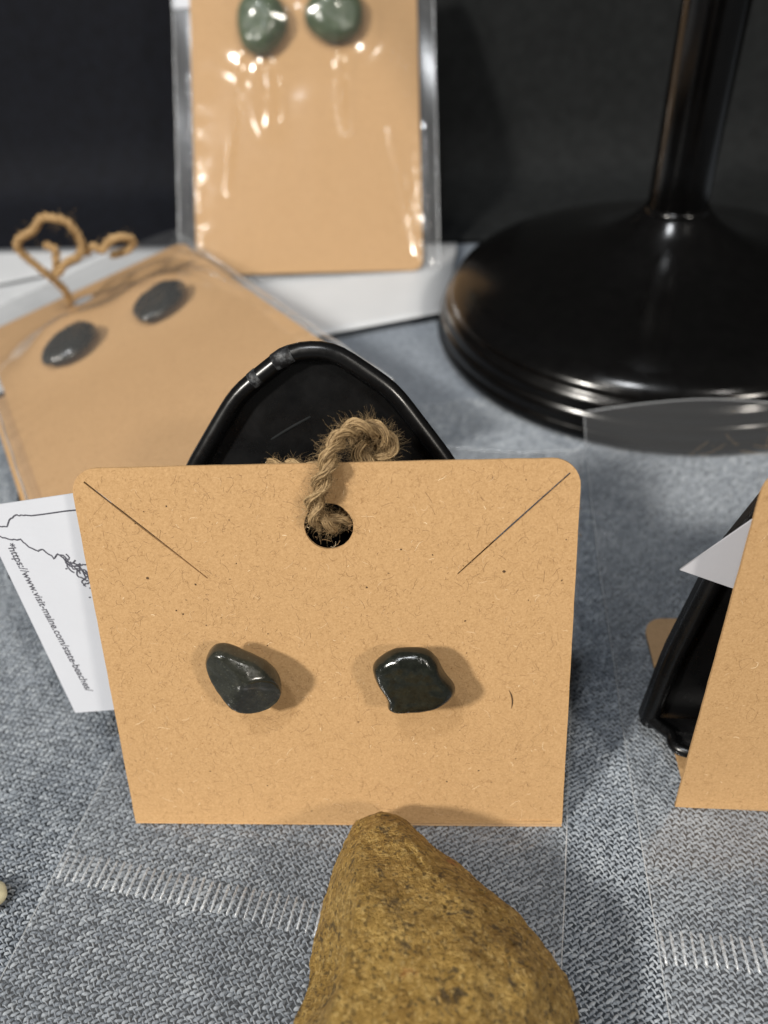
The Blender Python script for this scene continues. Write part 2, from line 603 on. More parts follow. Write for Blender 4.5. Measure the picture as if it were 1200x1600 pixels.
# ---------------------------------------------------------------- earring cards
def fibres(name, w, y0, y1, n, parent, z):
    V, F = [], []
    for q in range(n):
        x = rnd.uniform(-w / 2 + .0012, w / 2 - .0012); y = rnd.uniform(y0 + .001, y1 - .001)
        a = rnd.uniform(0, 2 * pi); cur = rnd.gauss(0, 1.6); m = 6
        L = rnd.choice((.3, .4, .5, .7, .9, 1.2, 1.6, 2.2)) * MM
        wd = rnd.uniform(.016, .034) * MM * (1.1 if L < .8 * MM else .8)
        b = len(V)
        for k in range(m):
            a += cur / m + rnd.gauss(0, .22)
            ww = wd * (1 if 0 < k < m - 1 else .45)
            V.append((x - sin(a) * ww, y + cos(a) * ww, z)); V.append((x, y, z + .00002)); V.append((x + sin(a) * ww, y - cos(a) * ww, z))
            x += cos(a) * L / m; y += sin(a) * L / m
        for k in range(m - 1):
            for s in (0, 1):
                F.append((b + k * 3 + s, b + k * 3 + s + 1, b + k * 3 + s + 4, b + k * 3 + s + 3))
    o = mesh(name, V, F, M_FIBRE, parent)
    o['kind'] = 'stuff'
    return o

CARD_T = .42 * MM
def front_panel(parent, w, h, hole=None, slits=True, rb=0.0, fib=900, wob=.03):
    r = 3.6 * MM
    outs = [rounded(-w / 2, 0, w / 2, h, (rb, rb, r, r), 8, wob * MM)]
    if hole:
        hp = [(x + rnd.uniform(-.03, .03) * MM, y + rnd.uniform(-.03, .03) * MM) for x, y in circle(hole[0], hole[1], hole[2], 44)]
        outs.append(hp)
    if slits:
        outs.append(slit((-30.75 * MM, 55.0 * MM), (-16.2 * MM, 41.1 * MM), .30 * MM))
        outs.append(slit((31.15 * MM, 54.9 * MM), (17.2 * MM, 41.3 * MM), .30 * MM))
    o = plate('front_panel', outs, CARD_T, M_KRAFT, parent)
    if fib:
        fibres('paper_fibres', w, 0, h, fib, o, CARD_T / 2 + .00001)
    return o

def back_panel(parent, M, w, depth, z):
    """the folded-under half lying on the table, in the card's local frame"""
    Mi = M.inverted()
    loc = M.translation
    u = Vector((M[0][0], M[1][0], 0)).normalized(); f = Vector((-u.y, u.x, 0))
    o = plate('back_panel', [rounded(-w / 2, 0, w / 2, depth, (0, 0, 3.6 * MM, 3.6 * MM), 8, .03 * MM)], CARD_T, M_KRAFT, parent)
    Wm = Matrix(((u.x, f.x, 0, loc.x), (u.y, f.y, 0, loc.y), (0, 0, 1, z), (0, 0, 0, 1)))
    o.matrix_local = Mi @ Wm
    # rolled fold joining both halves
    return o

def fold(parent, w):
    V, F = [], []
    m = 40
    for k in range(m + 1):
        x = -w / 2 + w * k / m
        j = rnd.uniform(-.05, .05) * MM
        for a in range(7):
            t = pi * .5 - pi * 1.25 * a / 6
            V.append((x, -.10 * MM + (.30 * MM) * -cos(t - pi / 2) + j * .6, -.05 * MM + .30 * MM * sin(t) * -1 * -1))
    for k in range(m):
        for a in range(6):
            F.append((k * 7 + a, k * 7 + a + 1, (k + 1) * 7 + a + 1, (k + 1) * 7 + a))
    return mesh('fold_edge', V, F, M_KRAFT, parent)

# main card
M_MAIN = frame((.99565, -.09256, -.01053), (.04410, .36873, .92849), (0, 0, .0008))
main = empty('earring_card', M_MAIN)
tag(main, 'folded kraft earring card with twine through its hole and two dark stone studs', 'card')
front_panel(main, 65 * MM, 56.8 * MM, (.6 * MM, 48.3 * MM, 3.2 * MM), True, fib=2900)
def specks(parent, items):
    V, F = [], []
    for x, y, L, w, a, cur in items:
        b = len(V); m = 8
        for k in range(m):
            ww = w * sin(pi * (k + .6) / (m + .2)) * .5
            V.append(((x - sin(a) * ww) * MM, (y + cos(a) * ww) * MM, CARD_T / 2 + .00004)); V.append(((x + sin(a) * ww) * MM, (y - cos(a) * ww) * MM, CARD_T / 2 + .00004))
            x += cos(a) * L / m; y += sin(a) * L / m; a += cur / m
        for k in range(m - 1):
            F.append((b + 2 * k, b + 2 * k + 1, b + 2 * k + 3, b + 2 * k + 2))
    k = NT('dark_fleck'); k.color(k.ramp(k.noise(k.coord(), 2000), [(.3, (.03, .017, .006)), (.7, (.12, .06, .02))])); k.set(Roughness=.8)
    o = mesh('dark_flecks', V, F, k.m, parent, smooth=False); o['kind'] = 'stuff'
sp = [(24.2, 23.5, 3.6, .22, -1.1, -.9), (23.0, 41.6, .5, .40, 0, 0), (-24.6, 41.2, .45, .40, .3, 0), (-16.2, 21.8, .4, .3, .7, 0), (5.0, 39.5, .3, .28, .2, 0), (-20.5, 51.5, .25, .25, 0, 0)]
for q in range(34):
    sp.append((rnd.uniform(-31, 31), rnd.uniform(1, 55), rnd.uniform(.12, .4), rnd.uniform(.10, .26), rnd.uniform(0, 6), rnd.uniform(-1, 1)))
specks(main, sp)
back_panel(main, M_MAIN, 62 * MM, 34 * MM, .0011)
fold(main, 65 * MM)

# right card
M_RIGHT = frame((.99186, -.11983, -.04295), (.06731, .20733, .97595), (.08172, -.00602, -.0003))
right = empty('earring_card', M_RIGHT)
tag(right, 'kraft earring card propped on a black easel with a plain white tag behind it', 'card')
front_panel(right, 65 * MM, 56.8 * MM, (.6 * MM, 48.3 * MM, 3.2 * MM), True, fib=1600)
back_panel(right, M_RIGHT, 61.0 * MM, 36 * MM, .0011)

# left bagged card lying on its back
U_ML = Vector((.87103, .46494, .15856)); D_ML = Vector((.45314, -.88510, .10615))
TL_ML = Vector((-.10792, .16174, .0050))
H_ML = .132
M_ML = frame(U_ML, -D_ML, TL_ML + U_ML * .034 + D_ML * H_ML)
ml = empty('earring_card', M_ML)
tag(ml, 'kraft earring card with two flat charcoal stones lying tilted inside a clear bag', 'card')
front_panel(ml, 68 * MM, H_ML, ((30.8 - 34) * MM, H_ML - 10.1 * MM, 3.3 * MM), False, rb=2 * MM, fib=0)
p = plate('back_panel', [rounded(-39.5 * MM, 6 * MM, 28 * MM, H_ML - 40 * MM, (2 * MM,) * 4)], CARD_T, M_KRAFT, ml, z=-4.6 * MM)

# upright bagged card
U_BK = Vector((.99795, -.04318, -.04717)); V_BK = Vector((.06394, .65859, .74978))
P_BK = Vector((-.0076, .1862, .0048))
M_BK = frame(U_BK, V_BK, P_BK)
bk = empty('earring_card', M_BK)
tag(bk, 'kraft earring card with two green stones leaning in a glossy clear bag', 'card')
front_panel(bk, 75 * MM, 104 * MM, (0, 97 * MM, 3.2 * MM), False, rb=3.4 * MM, fib=0)

# ---------------------------------------------------------------- stone studs
def softmin(a, b, k):
    h = max(0.0, min(1.0, .5 + .5 * (b - a) / k))
    return b * (1 - h) + a * h - k * h * (1 - h)

def stone_mesh(name, outline, hmax, planes, mat, parent, base=1.0, seg=96, rings=16, seed=0, ex=2.6, k=.7, rough=.10):
    """outline in mm about the stone's centre, closed; planes cap the front as facets"""
    ring = catmull(outline, seg, True)
    m = len(ring)
    V, F = [], []
    ss = [.62, .86, .97]
    zz = [.0, .25 * base, .7 * base]
    prof = list(zip(ss, zz)) + [(sin(pi / 2 * (1 - q / rings)) if q < rings else 0.0, None) for q in range(rings + 1)]
    for s, z in prof:
        for p in ring:
            x, y = p * s
            if z is None:
                h = base + hmax * (max(0, 1 - s ** ex)) ** (1 / 1.9)
                for a, b, c in planes:
                    h = softmin(h, max(a * x + b * y + c, base * .9), k)
            else:
                h = z
            nn = noise.noise(Vector((x * .35 + seed, y * .35, h * .35))) * rough * 2 + noise.noise(Vector((x * 1.1 + seed, y * 1.1, h * 1.1))) * rough
            V.append((x * (1 + nn * .03) * MM, y * (1 + nn * .03) * MM, (h + nn) * MM))
    R = len(prof)
    for i in range(R - 1):
        for q in range(m):
            F.append((i * m + q, i * m + (q + 1) % m, (i + 1) * m + (q + 1) % m, (i + 1) * m + q))
    F.append(tuple(reversed(range(m))))
    o = mesh(name, V, F, mat, parent)
    md = o.modifiers.new('weld', 'WELD'); md.merge_threshold = 1e-6
    return o

def stud(Mcard, at, standoff, outline, hmax, planes, mat, label, rot=0, group=None, **kw):
    e = empty('stone_earring', Mcard @ Matrix.Translation((at[0] * MM, at[1] * MM, CARD_T / 2)) @ Matrix.Rotation(rot, 4, 'Z'))
    tag(e, label, 'earring', group)
    s = stone_mesh('stone', outline, hmax, planes, mat, e, **kw)
    s.location.z = standoff * MM
    V, F = [], []
    tube_data([np.array([0, 0, -.004]), np.array([0, 0, standoff * MM + .0004])], .00045, 10, V, F)
    mesh('post', V, F, M_METAL, e)
    V, F = [], []
    tube_data([np.array([0, 0, standoff * MM - .0005]), np.array([0, 0, standoff * MM + .0002])], .0022, 20, V, F)
    mesh('pad', V, F, M_METAL, e)
    return e

# outlines measured as (right, up) in tenths against the card width
SL = [(-8.9, 11.0), (-12.2, 7.2), (-12.4, 2.5), (-9.4, -4.2), (-4.4, -10.8), (.6, -13.2), (5.6, -12.2), (10.4, -8.9), (12.2, -4.6), (11.5, 1.0), (7.4, 5.6), (.6, 9.0), (-4.6, 11.2)]
SL = [(x * .395, y * .450) for x, y in SL]
stud(M_MAIN, (-11.6, 28.2), 2.7, SL, 3.7,
     [(.34, .04, 4.0), (-.34, .48, 4.1), (-.46, -.70, 5.6)],
     M_ST_L, 'faceted grey green stone stud with an olive corner on the twine tied card', seed=3, k=.45, ex=3.0)
SR = [(-13.6, 4.6), (-11.2, 7.9), (-6.6, 10.6), (-1.0, 11.3), (4.2, 10.6), (7.4, 7.6), (9.8, 2.6), (12.9, -1.8), (12.9, -5.2), (9.8, -8.2), (4.2, -10.3), (-5.0, -11.2), (-9.0, -10.0), (-9.3, -6.8), (-10.8, -3.9), (-12.9, -.2)]
SR = [(x * .405, y * .435) for x, y in SR]
stud(M_MAIN, (11.3, 27.7), 2.7, SR, 2.9, [(.03, .05, 3.1), (.0, -.70, 5.9)],
     M_ST_R, 'flat topped black speckled stone stud with a notched corner on the twine tied card', seed=8, k=.6, ex=3.6)

def oval(a, b, n=12, wob=.08, seed=1):
    r = random.Random(seed)
    return [(a * cos(2 * pi * k / n) * (1 + r.uniform(-wob, wob)), b * sin(2 * pi * k / n) * (1 + r.uniform(-wob, wob))) for k in range(n)]
stud(M_ML, (20.6 - 34, H_ML * 1000 - 45.0), 1.0, oval(7.1, 10.2, seed=4, wob=.05), 3.4, [(.05, .02, 3.6)], M_ST_M,
     'flat charcoal oval stone stud beside the punched hole of the bagged card', rot=radians(-38), seed=12)
stud(M_ML, (47.3 - 34, H_ML * 1000 - 45.2), 1.0, oval(7.1, 10.6, seed=9, wob=.07), 3.2, [(-.03, .08, 3.4)], M_ST_M,
     'flat charcoal lobed stone stud near the crinkled edge of the bagged card', rot=radians(-42), seed=21)
stud(M_BK, (-13.4, 81.2), 1.0, [(-3.5, 9.6), (-7.4, 5.5), (-8.2, -.5), (-6.6, -7), (-2.6, -10.2), (2.4, -9.6), (7.2, -4.5), (8.4, 1.5), (5.6, 7.4), (1.2, 10.2)], 6.0,
     [(.25, .1, 6.6)], M_ST_G, 'green pear shaped stone stud on the upright bagged card', seed=31)
stud(M_BK, (10.1, 83.0), 1.0, [(-9.6, .6), (-8.2, -4), (-3.5, -8), (2, -8.8), (7.5, -6), (9.6, -.5), (8.8, 5), (4, 8.8), (-3, 9), (-7.6, 5.5)], 6.0,
     [(-.2, .15, 6.4)], M_ST_G, 'grey green rounded stone stud with a pale patch on the upright bagged card', seed=37)

# ---------------------------------------------------------------- black plastic easels
def easel(M, label):
    e = empty('display_easel', M)
    tag(e, label, 'easel')
    half = [(32, 0), (31.3, 6), (30, 16), (27, 31), (23.6, 41), (18.6, 49.3), (14.6, 55), (10.9, 59.3), (7.6, 61.8), (4.4, 64.0), (1.8, 65.3)]
    half = [(32, 0), (30.4, 14), (26.8, 31), (18.9, 48.8), (11.0, 59.8), (2.8, 65.6)]
    pts = half + [(-x, y) for x, y in reversed(half)]
    up = []
    for (xa, ya), (xb, yb) in zip(pts[:-1], pts[1:]):
        nn = max(2, int(math.hypot(xb - xa, yb - ya) / 1.3))
        up += [np.array([xa + (xb - xa) * q / nn, ya + (yb - ya) * q / nn, 0.]) for q in range(nn)]
    up.append(np.array([*pts[-1], 0.]))
    for _ in range(3):
        up = [up[0]] + [(up[q - 1] + 2 * up[q] + up[q + 1]) / 4 for q in range(1, len(up) - 1)] + [up[-1]]
    out = [(p[0] * MM, p[1] * MM) for p in up]
    plate('back_plate', [out], 1.6 * MM, M_BLACK, e, z=-1.6 * MM)
    V, F = [], []
    path = [np.array([p[0] * .97 * MM, (p[1] * .98 + .4) * MM, .2 * MM]) for p in up]
    tube_data(path, 1.35 * MM, 10, V, F)
    rim = mesh('rim', V, F, M_BLACK, e)
    # scuffed patches on the rim
    for xa, xb in ((-2.6, -5.6), (-6.4, -9.4)):
        ii = [q for q, p in enumerate(path) if p[1] > .050 and xb * MM <= p[0] <= xa * MM]
        i0, i1 = ii[0], max(ii[-1], ii[0] + 1)
        V, F = [], []
        n = i1 - i0 + 1
        tube_data([path[i] + np.array([rnd.uniform(-.1, .1) * MM, .12 * MM, .18 * MM]) for i in range(i0, i1 + 1)],
                  [1.37 * MM * (.96 if k in (0, n - 1) else 1.03) for k in range(n)], 8, V, F)
        mesh('scuff', V, F, M_WORN, rim)
    # shallow ledge at the foot
    bm = bmesh.new()
    fo = [(-31.5, 0), (31.5, 0), (26, 8.0), (-26, 8.0)]
    lo = [bm.verts.new((x * MM, .2 * MM + d * .36 * MM * -.0, d * MM)) for x, d in fo]
    hi = [bm.verts.new((x * MM, 1.8 * MM, d * MM)) for x, d in fo]
    bm.faces.new(lo[::-1]); bm.faces.new(hi)
    for i in range(4):
        bm.faces.new((lo[i], lo[(i + 1) % 4], hi[(i + 1) % 4], hi[i]))
    bmesh.ops.bevel(bm, geom=bm.edges[:], offset=.4 * MM, segments=2, affect='EDGES')
    from_bm('ledge', bm, M_BLACK, e)
    tube('ledge_lip', [(-31 * MM, 1.6 * MM, .6 * MM), (-29 * MM, 2.0 * MM, 4 * MM), (-26 * MM, 2.2 * MM, 8 * MM), (0, 2.2 * MM, 8.4 * MM), (26 * MM, 2.2 * MM, 8 * MM), (29 * MM, 2.0 * MM, 4 * MM), (31 * MM, 1.6 * MM, .6 * MM)], .9 * MM, M_BLACK, e, 8, 48)
    # moulded ribs on the plate
    tube('rib', [(-6.8 * MM, 52.2 * MM, -1.0 * MM), (-4 * MM, 53.8 * MM, -.92 * MM), (-.9 * MM, 55.4 * MM, -1.0 * MM)], .28 * MM, M_CHAR, e, 6, 12)
    # rear leg reaching the table
    Mi = M.inverted()
    top = Vector((0, 50 * MM, -2.6 * MM))
    wt = M @ top
    foot = Mi @ Vector((wt.x + .002, wt.y + .0125, .0024))
    bm = bmesh.new()
    rows = []
    for P, w in ((top, 9 * MM), (foot, 13 * MM)):
        for dz in (0, -1.6 * MM):
            for sx in (-1, 1):
                rows.append(bm.verts.new((P.x + sx * w, P.y, P.z + dz)))
    a = rows
    for q in ((0, 1, 5, 4), (2, 6, 7, 3), (0, 4, 6, 2), (1, 3, 7, 5), (0, 2, 3, 1), (4, 5, 7, 6)):
        bm.faces.new([a[i] for i in q])
    from_bm('rear_leg', bm, M_BLACK, e, smooth=False)
    return e
E_MAIN = M_MAIN @ Matrix.Translation((-1.9 * MM, 4.4 * MM, -12 * MM))
easel(E_MAIN, 'black plastic easel with scuffed pointed top behind the twine tied card')
E_RIGHT = M_RIGHT @ Matrix.Translation((-3.4 * MM, 4.6 * MM, -12 * MM))
easel(E_RIGHT, 'black plastic easel behind the card with a plain white tag')
Mx = frame((U_ML.x, U_ML.y, 0), (-D_ML.x, -D_ML.y, 0), (TL_ML + U_ML * .0225 + D_ML * .118).to_tuple())
Mx.translation.z = .0030
el = empty('display_easel', Mx)
tag(el, 'black plastic easel lying flat under the tilted bagged card', 'easel')
half = [(32, 0), (31.3, 6), (30, 16), (27, 31), (24, 41), (19.5, 49.3), (11.3, 61), (2.6, 66.7)]
up = catmull([(x, y, 0) for x, y in half + [(-x, y) for x, y in reversed(half)]], 80)
plate('back_plate', [[(p[0] * MM, p[1] * MM) for p in up]], 1.6 * MM, M_BLACK, el, z=-1.0 * MM)
V, F = [], []
tube_data([np.array([p[0] * .97 * MM, (p[1] * .98 + .4) * MM, .4 * MM]) for p in up], 1.5 * MM, 8, V, F)
mesh('rim', V, F, M_BLACK, el)
tube('ledge_lip', [(-31 * MM, 1.0 * MM, .6 * MM), (-28 * MM, 1.4 * MM, 5.5 * MM), (28 * MM, 1.4 * MM, 5.5 * MM), (31 * MM, 1.0 * MM, .6 * MM)], 1.1 * MM, M_BLACK, el, 8, 30)

# ---------------------------------------------------------------- white tags
M_T = frame((.97455, -.13778, .17683), (-.12888, .30106, .94486), (-.0423, .01752, .0100))
tg = empty('paper_tag', M_T)
tag(tg, 'white paper tag printed with a coastline map and web address behind the kraft card', 'tag')
plate('tag_sheet', [rounded(0, 0, 44 * MM, 37.0 * MM, (.1 * MM,) * 4, 2)], .25 * MM, M_TAG, tg)
def ribbon(pts, w, V, F, z):
    b = len(V)
    P = [np.array(p, float) for p in pts]
    for i, p in enumerate(P):
        t = P[min(i + 1, len(P) - 1)] - P[max(i - 1, 0)]
        t = t / (np.linalg.norm(t) + 1e-9)
        nn = np.array([-t[1], t[0]]) * w / 2
        V.append((*((p + nn) * MM), z)); V.append((*((p - nn) * MM), z))
    for i in range(len(P) - 1):
        F.append((b + 2 * i, b + 2 * i + 1, b + 2 * i + 3, b + 2 * i + 2))
V, F = [], []
zt = .125 * MM + .00003
def jag(pts, amp, n):
    out = []
    for a, b in zip(pts[:-1], pts[1:]):
        for k in range(n):
            t = k / n
            out.append((a[0] + (b[0] - a[0]) * t + rnd.uniform(-amp, amp), a[1] + (b[1] - a[1]) * t + rnd.uniform(-amp, amp)))
    return out + [pts[-1]]
ribbon(jag([(-3.4, 33.8), (1.0, 33.9), (2.2, 33.75), (3.3, 33.6), (4.1, 34.5), (5.5, 35.1), (6.3, 34.95), (7.9, 34.75), (15, 34.6), (24, 34.9), (34, 34.6)], .07, 4), .22, V, F, zt)
ribbon(jag([(-3.2, 32.3), (1.4, 32.2), (3.2, 31.45), (4.5, 31.3), (5.0, 30.2), (6.4, 29.2), (7.3, 29.3), (8.4, 27.7), (9.3, 28.3)], .10, 4), .24, V, F, zt)
for q in range(15):   # crinkled inlets of the coast
    cx = 9.2 + q * .30; cy = 28.4 - q * .30
    pp = [(cx, cy)]
    a = radians(-70)
    for k in range(9):
        a += rnd.uniform(-1.1, 1.1) + (.35 if k > 3 else -.1)
        pp.append((pp[-1][0] + .34 * cos(a), pp[-1][1] + .34 * sin(a)))
    ribbon(pp, .24, V, F, zt + q * 2e-7)
for cx, cy in ((11.3, 20.7), (9.6, 25.8), (12.0, 22.2)):
    ribbon([(cx - .15, cy), (cx, cy + .06), (cx + .15, cy)], .22, V, F, zt + 1e-5)
mesh('map_outline', V, F, M_INK, tg, smooth=False)
fc = bpy.data.curves.new('txt', 'FONT')
fc.body = '*https://www.visit-maine.com/state-beaches/'
fc.size = 1.62 * MM * 1.35
fc.align_x = 'LEFT'
fc.shear = .12
fc.offset = .00004
to = bpy.data.objects.new('txt', fc); COL.objects.link(to)
me = bpy.data.meshes.new_from_object(to.evaluated_get(bpy.context.evaluated_depsgraph_get()))
bpy.data.objects.remove(to)
me.materials.clear()
xs = np.array([v.co.x for v in me.vertices])
a0 = np.array([1.9, 30.9]); a1 = np.array([3.75, 3.9])
Lx = np.linalg.norm(a1 - a0) * MM
sc = Lx / (xs.max() - xs.min())
ta = math.atan2(a1[1] - a0[1], a1[0] - a0[0])
me.transform(Matrix.Translation((a0[0] * MM, a0[1] * MM, zt)) @ Matrix.Rotation(ta, 4, 'Z') @ Matrix.Diagonal((sc, sc * 1.18, 1, 1)) @ Matrix.Translation((-xs.min(), 0, 0)))
link('printed_text', me, M_INK, tg, smooth=False)

# plain tag corner by the right card
rt = plate('paper_tag', [[(-37.8 * MM, 39.4 * MM), (-30.1 * MM, 36.6 * MM), (-10.5 * MM, 29.6 * MM), (1.5 * MM, 52 * MM), (-14.5 * MM, 56 * MM), (-30.5 * MM, 47.1 * MM)]], .25 * MM, m_white('grey_tag_paper', (.46, .46, .49)))
rt.matrix_world = M_RIGHT @ Matrix.Translation((0, 0, -4.5 * MM)) @ Matrix.Identity(4)
# (keeps clear of the card in front and the easel behind)
tag(rt, 'blank white paper tag corner wedged between a kraft card and its black easel', 'tag')

bt = plate('paper_tag', [rounded(-43.6 * MM, 88.5 * MM, -10 * MM, 110 * MM, (.3 * MM,) * 4, 2)], .25 * MM, M_TAG)
bt.matrix_world = M_BK @ Matrix.Translation((0, 0, -.6 * MM))
tag(bt, 'white paper tag edge showing inside the glossy bag behind the upright card', 'tag')

# ---------------------------------------------------------------- jute twine
def twine(name, pts, mat, label, rad=1.22 * MM, plies=2, per=15, hairs=240, M=None, n=150, turns=None, seed=5, hair_len=3.0):
    r = random.Random(seed)
    path = catmull([np.array(p) * MM for p in pts], n)
    # resample frames
    N = len(path)
    T = []
    for i in range(N):
        t = path[min(i + 1, N - 1)] - path[max(i - 1, 0)]
        T.append(t / (np.linalg.norm(t) + 1e-12))
    ref = np.array([0, 0, 1.]) if abs(T[0][2]) < .9 else np.array([1., 0, 0])
    a = np.cross(T[0], ref); A = []
    for t in T:
        a = a - t * a.dot(t); a = a / np.linalg.norm(a); A.append(a)
    L = np.concatenate([[0], np.cumsum([np.linalg.norm(path[i + 1] - path[i]) for i in range(N - 1)])])
    pitch = rad * 4.6
    e = empty(name, M)
    tag(e, label, 'twine')
    VH, FH = [], []
    for p in range(plies):
        V, F = [], []
        ctr, PA, PB = [], [], []
        for i in range(N):
            w = 2 * pi * (L[i] / pitch + p / plies)
            b = np.cross(T[i], A[i])
            d = cos(w) * A[i] + sin(w) * b
            ctr.append(path[i] + d * rad * .48); PA.append(d); PB.append(np.cross(T[i], d))
        rp = rad * .50
        V0 = len(V)
        tube_data(ctr, rp * .80, 8, V, F)
        for q in range(per):
            ph = 2 * pi * q / per + r.uniform(-.3, .3)
            rr = rp * r.uniform(.70, 1.02)
            f = []
            for i in range(N):
                w = ph - 2 * pi * L[i] / (pitch * 1.5) + .5 * sin(i * .21 + q * 3.3)
                j = 1 + .16 * sin(i * .35 + q * 2.1) + .10 * sin(i * .91 + q * 4.7) + r.gauss(0, .035)
                f.append(ctr[i] + (cos(w) * PA[i] + sin(w) * PB[i]) * rr * j)
            tube_data(f, rp * r.uniform(.09, .24), 5, V, F)
        mesh('ply', V, F, mat, e)
    for q in range(hairs):
        i = r.randrange(N)
        w = r.uniform(0, 2 * pi)
        b = np.cross(T[i], A[i])
        d = cos(w) * A[i] + sin(w) * b
        pos = path[i] + d * rad * .8
        dr = d * r.uniform(.3, 1) + T[i] * r.uniform(-1, 1)
        dr = dr / np.linalg.norm(dr)
        ln = hair_len * MM * r.choice((.35, .5, .6, .8, 1.0, 1.5)); m = 7
        cv = np.array([r.gauss(0, 1) for _ in range(3)]) * .55
        f = []
        for k in range(m):
            f.append(pos.copy())
            pos = pos + dr * ln / m
            dr = dr + cv * .45; dr = dr / np.linalg.norm(dr)
        tube_data(f, [(.015 if hairs > 500 else .03) * MM * (1 - .6 * k / m) for k in range(m)], 3, VH, FH)
    if hairs:
        h = mesh('fuzz', VH, FH, mat, e)
        h['kind'] = 'stuff'
    return e
twine('twine_loop', [(7.0, 52.5, -3.2), (4.6, 50.2, -2.2), (2.6, 49.0, -.9), (.9, 48.9, .9), (-.7, 50.2, 1.9), (-.7, 52.3, 2.05), (.3, 54.8, 1.95), (1.2, 57.4, 1.7), (2.1, 59.3, .4), (3.7, 60.6, -1.4), (6.0, 60.6, -2.6), (8.1, 59.2, -3.6), (8.4, 57.0, -4.2), (6.9, 55.4, -3.4), (5.0, 56.4, -2.8), (4.7, 58.4, -3.8), (6.4, 59.0, -5.2), (7.4, 56.5, -6.2), (5.0, 54.2, -6.0), (2, 53.0, -5.6), (-3.0, 54.4, -5.8), (-8.2, 54.6, -6.2)],
      M_TWINE, 'fuzzy jute twine threaded through the punched hole and over the card edge', hairs=4600, M=M_MAIN, n=240, hair_len=1.7, per=24)
twine('twine_bow', [(-80.0, 164, 10.5), (-79.0, 162, 17), (-82.0, 160, 24), (-86.5, 160, 30.5), (-85.5, 160, 33.5), (-81, 161, 35.5), (-77.5, 161, 38.6), (-73.0, 160, 38.4), (-70, 160, 36.5), (-68.3, 159, 31.5), (-69.8, 158, 28.5), (-74, 158, 26.8), (-78.0, 159, 23.5), (-77.0, 161, 29.0), (-79.6, 162, 31.0)],
      M_TWINE2, 'loose jute twine bow standing up behind the tilted bagged card', rad=1.25 * MM, plies=3, per=7, hairs=160, n=330, seed=9)
twine('twine_tail', [(-68.6, 160.5, 27.8), (-66.0, 160, 30.0), (-63.5, 160, 28.6), (-60.5, 160, 31.2), (-57, 160, 31.8), (-54.5, 161, 30.2), (-56.5, 162, 27.5), (-60, 163.5, 26), (-63, 165, 25)],
      M_TWINE2, 'short jute twine tail curling off the loose bow', rad=1.2 * MM, plies=3, per=7, hairs=80, n=230, seed=14)

# ---------------------------------------------------------------- clear bags
def film_grid(name, fn, nu, nv, mat, parent):
    V = [fn(i / nu, k / nv) for i in range(nu + 1) for k in range(nv + 1)]
    F = [(i * (nv + 1) + k, (i + 1) * (nv + 1) + k, (i + 1) * (nv + 1) + k + 1, i * (nv + 1) + k + 1) for i in range(nu) for k in range(nv)]
    return mesh(name, V, F, mat, parent)

def flat_bag(label, org, e, width, length, seal, lift, seed):
    """bag lying on the cloth: org = front left corner, e = direction of its long side"""
    ex = Vector((e[1], -e[0], 0)).normalized(); ey = Vector((e[0], e[1], 0)).normalized()
    M = frame(ex, ey, (org[0], org[1], .0003))
    b = empty('clear_bag', M)
    tag(b, label, 'bag')
    def h(x, y):
        w = .00030 * (1 + noise.noise(Vector((x * 60 + seed, y * 45, 0)))) 
        return w + lift(x, y)
    def wob(y):
        return .00045 * noise.noise(Vector((seed, y * 22, 2))) + .00012 * noise.noise(Vector((seed, y * 110, 7)))
    film_grid('film', lambda s, t: (s * width + wob(t * length), t * length, h(s * width, t * length)), 60, 110, M_FILM, b)
    for x in (0.0, width):
        tube('side_fold', [(x + wob(length * k / 40), length * k / 40, h(x, length * k / 40) + .00008) for k in range(41)], .11 * MM, M_EDGE, b, 5, 80)
    tube('mouth_edge', [(width * k / 20, length, h(width * k / 20, length) + .00006) for k in range(21)], .13 * MM, M_EDGE, b, 5, 40)
    # crimped heat seal
    pitch = 1.28 * MM
    n = int(width / pitch)
    V, F = [], []
    L = seal[1]
    prof = [(-.5, 0), (-.46, .8), (0, 1), (.46, .8), (.5, 0)]
    for i, (y, k) in enumerate(prof):
        for q in range(5):
            a = pi * q / 4
            V.append((-cos(a) * .22 * MM * (.4 + .6 * k), y * L, sin(a) * .30 * MM * k))
    for i in range(4):
        for q in range(4):
            F.append((i * 5 + q, i * 5 + q + 1, i * 5 + q + 6, i * 5 + q + 5))
    base = None
    for q in range(n):
        x = (q + .6) * pitch
        if base is None:
            base = mesh('seal_ridge', V, F, M_SEAL, b)
            o = base
        else:
            o = base.copy(); COL.objects.link(o)
        o.location = (x, seal[0] + rnd.uniform(-.12, .12) * MM, h(x, seal[0]) + .00002)
        o.rotation_euler.z = rnd.uniform(-.05, .05)
        o.scale = (rnd.uniform(.8, 1.2), rnd.uniform(.9, 1.08), rnd.uniform(.8, 1.25))
    return b
e1 = Vector((.268, .963)).normalized()
o1 = Vector((-.0471, -.0175)) - e1 * .016
def lift1(x, y):
    far = max(0, (y - .095) / .05)
    edge = max(0, (x - .060) / .013)
    return .0030 * far * far * edge + .0005 * max(0, (.030 - y) / .030) * abs(sin(x * 70))
flat_bag('clear cellophane bag with a crimped seal flat under the twine tied card', o1, e1, .0735, .1400, (.0315, 4.4 * MM), lift1, 3.1)
e2 = Vector((.150, .9887)).normalized()
o2 = Vector((.0395, -.0291)) - e2 * .012
def lift2(x, y):
    far = max(0, (y - .050) / .075)
    return .0125 * far ** 2.4 * (1 + .25 * sin(x * 60)) + .00035
flat_bag('clear cellophane bag with a crimped seal flat under the card with the plain tag', o2, e2, .0760, .1250, (.0205, 4.4 * MM), lift2, 8.7)

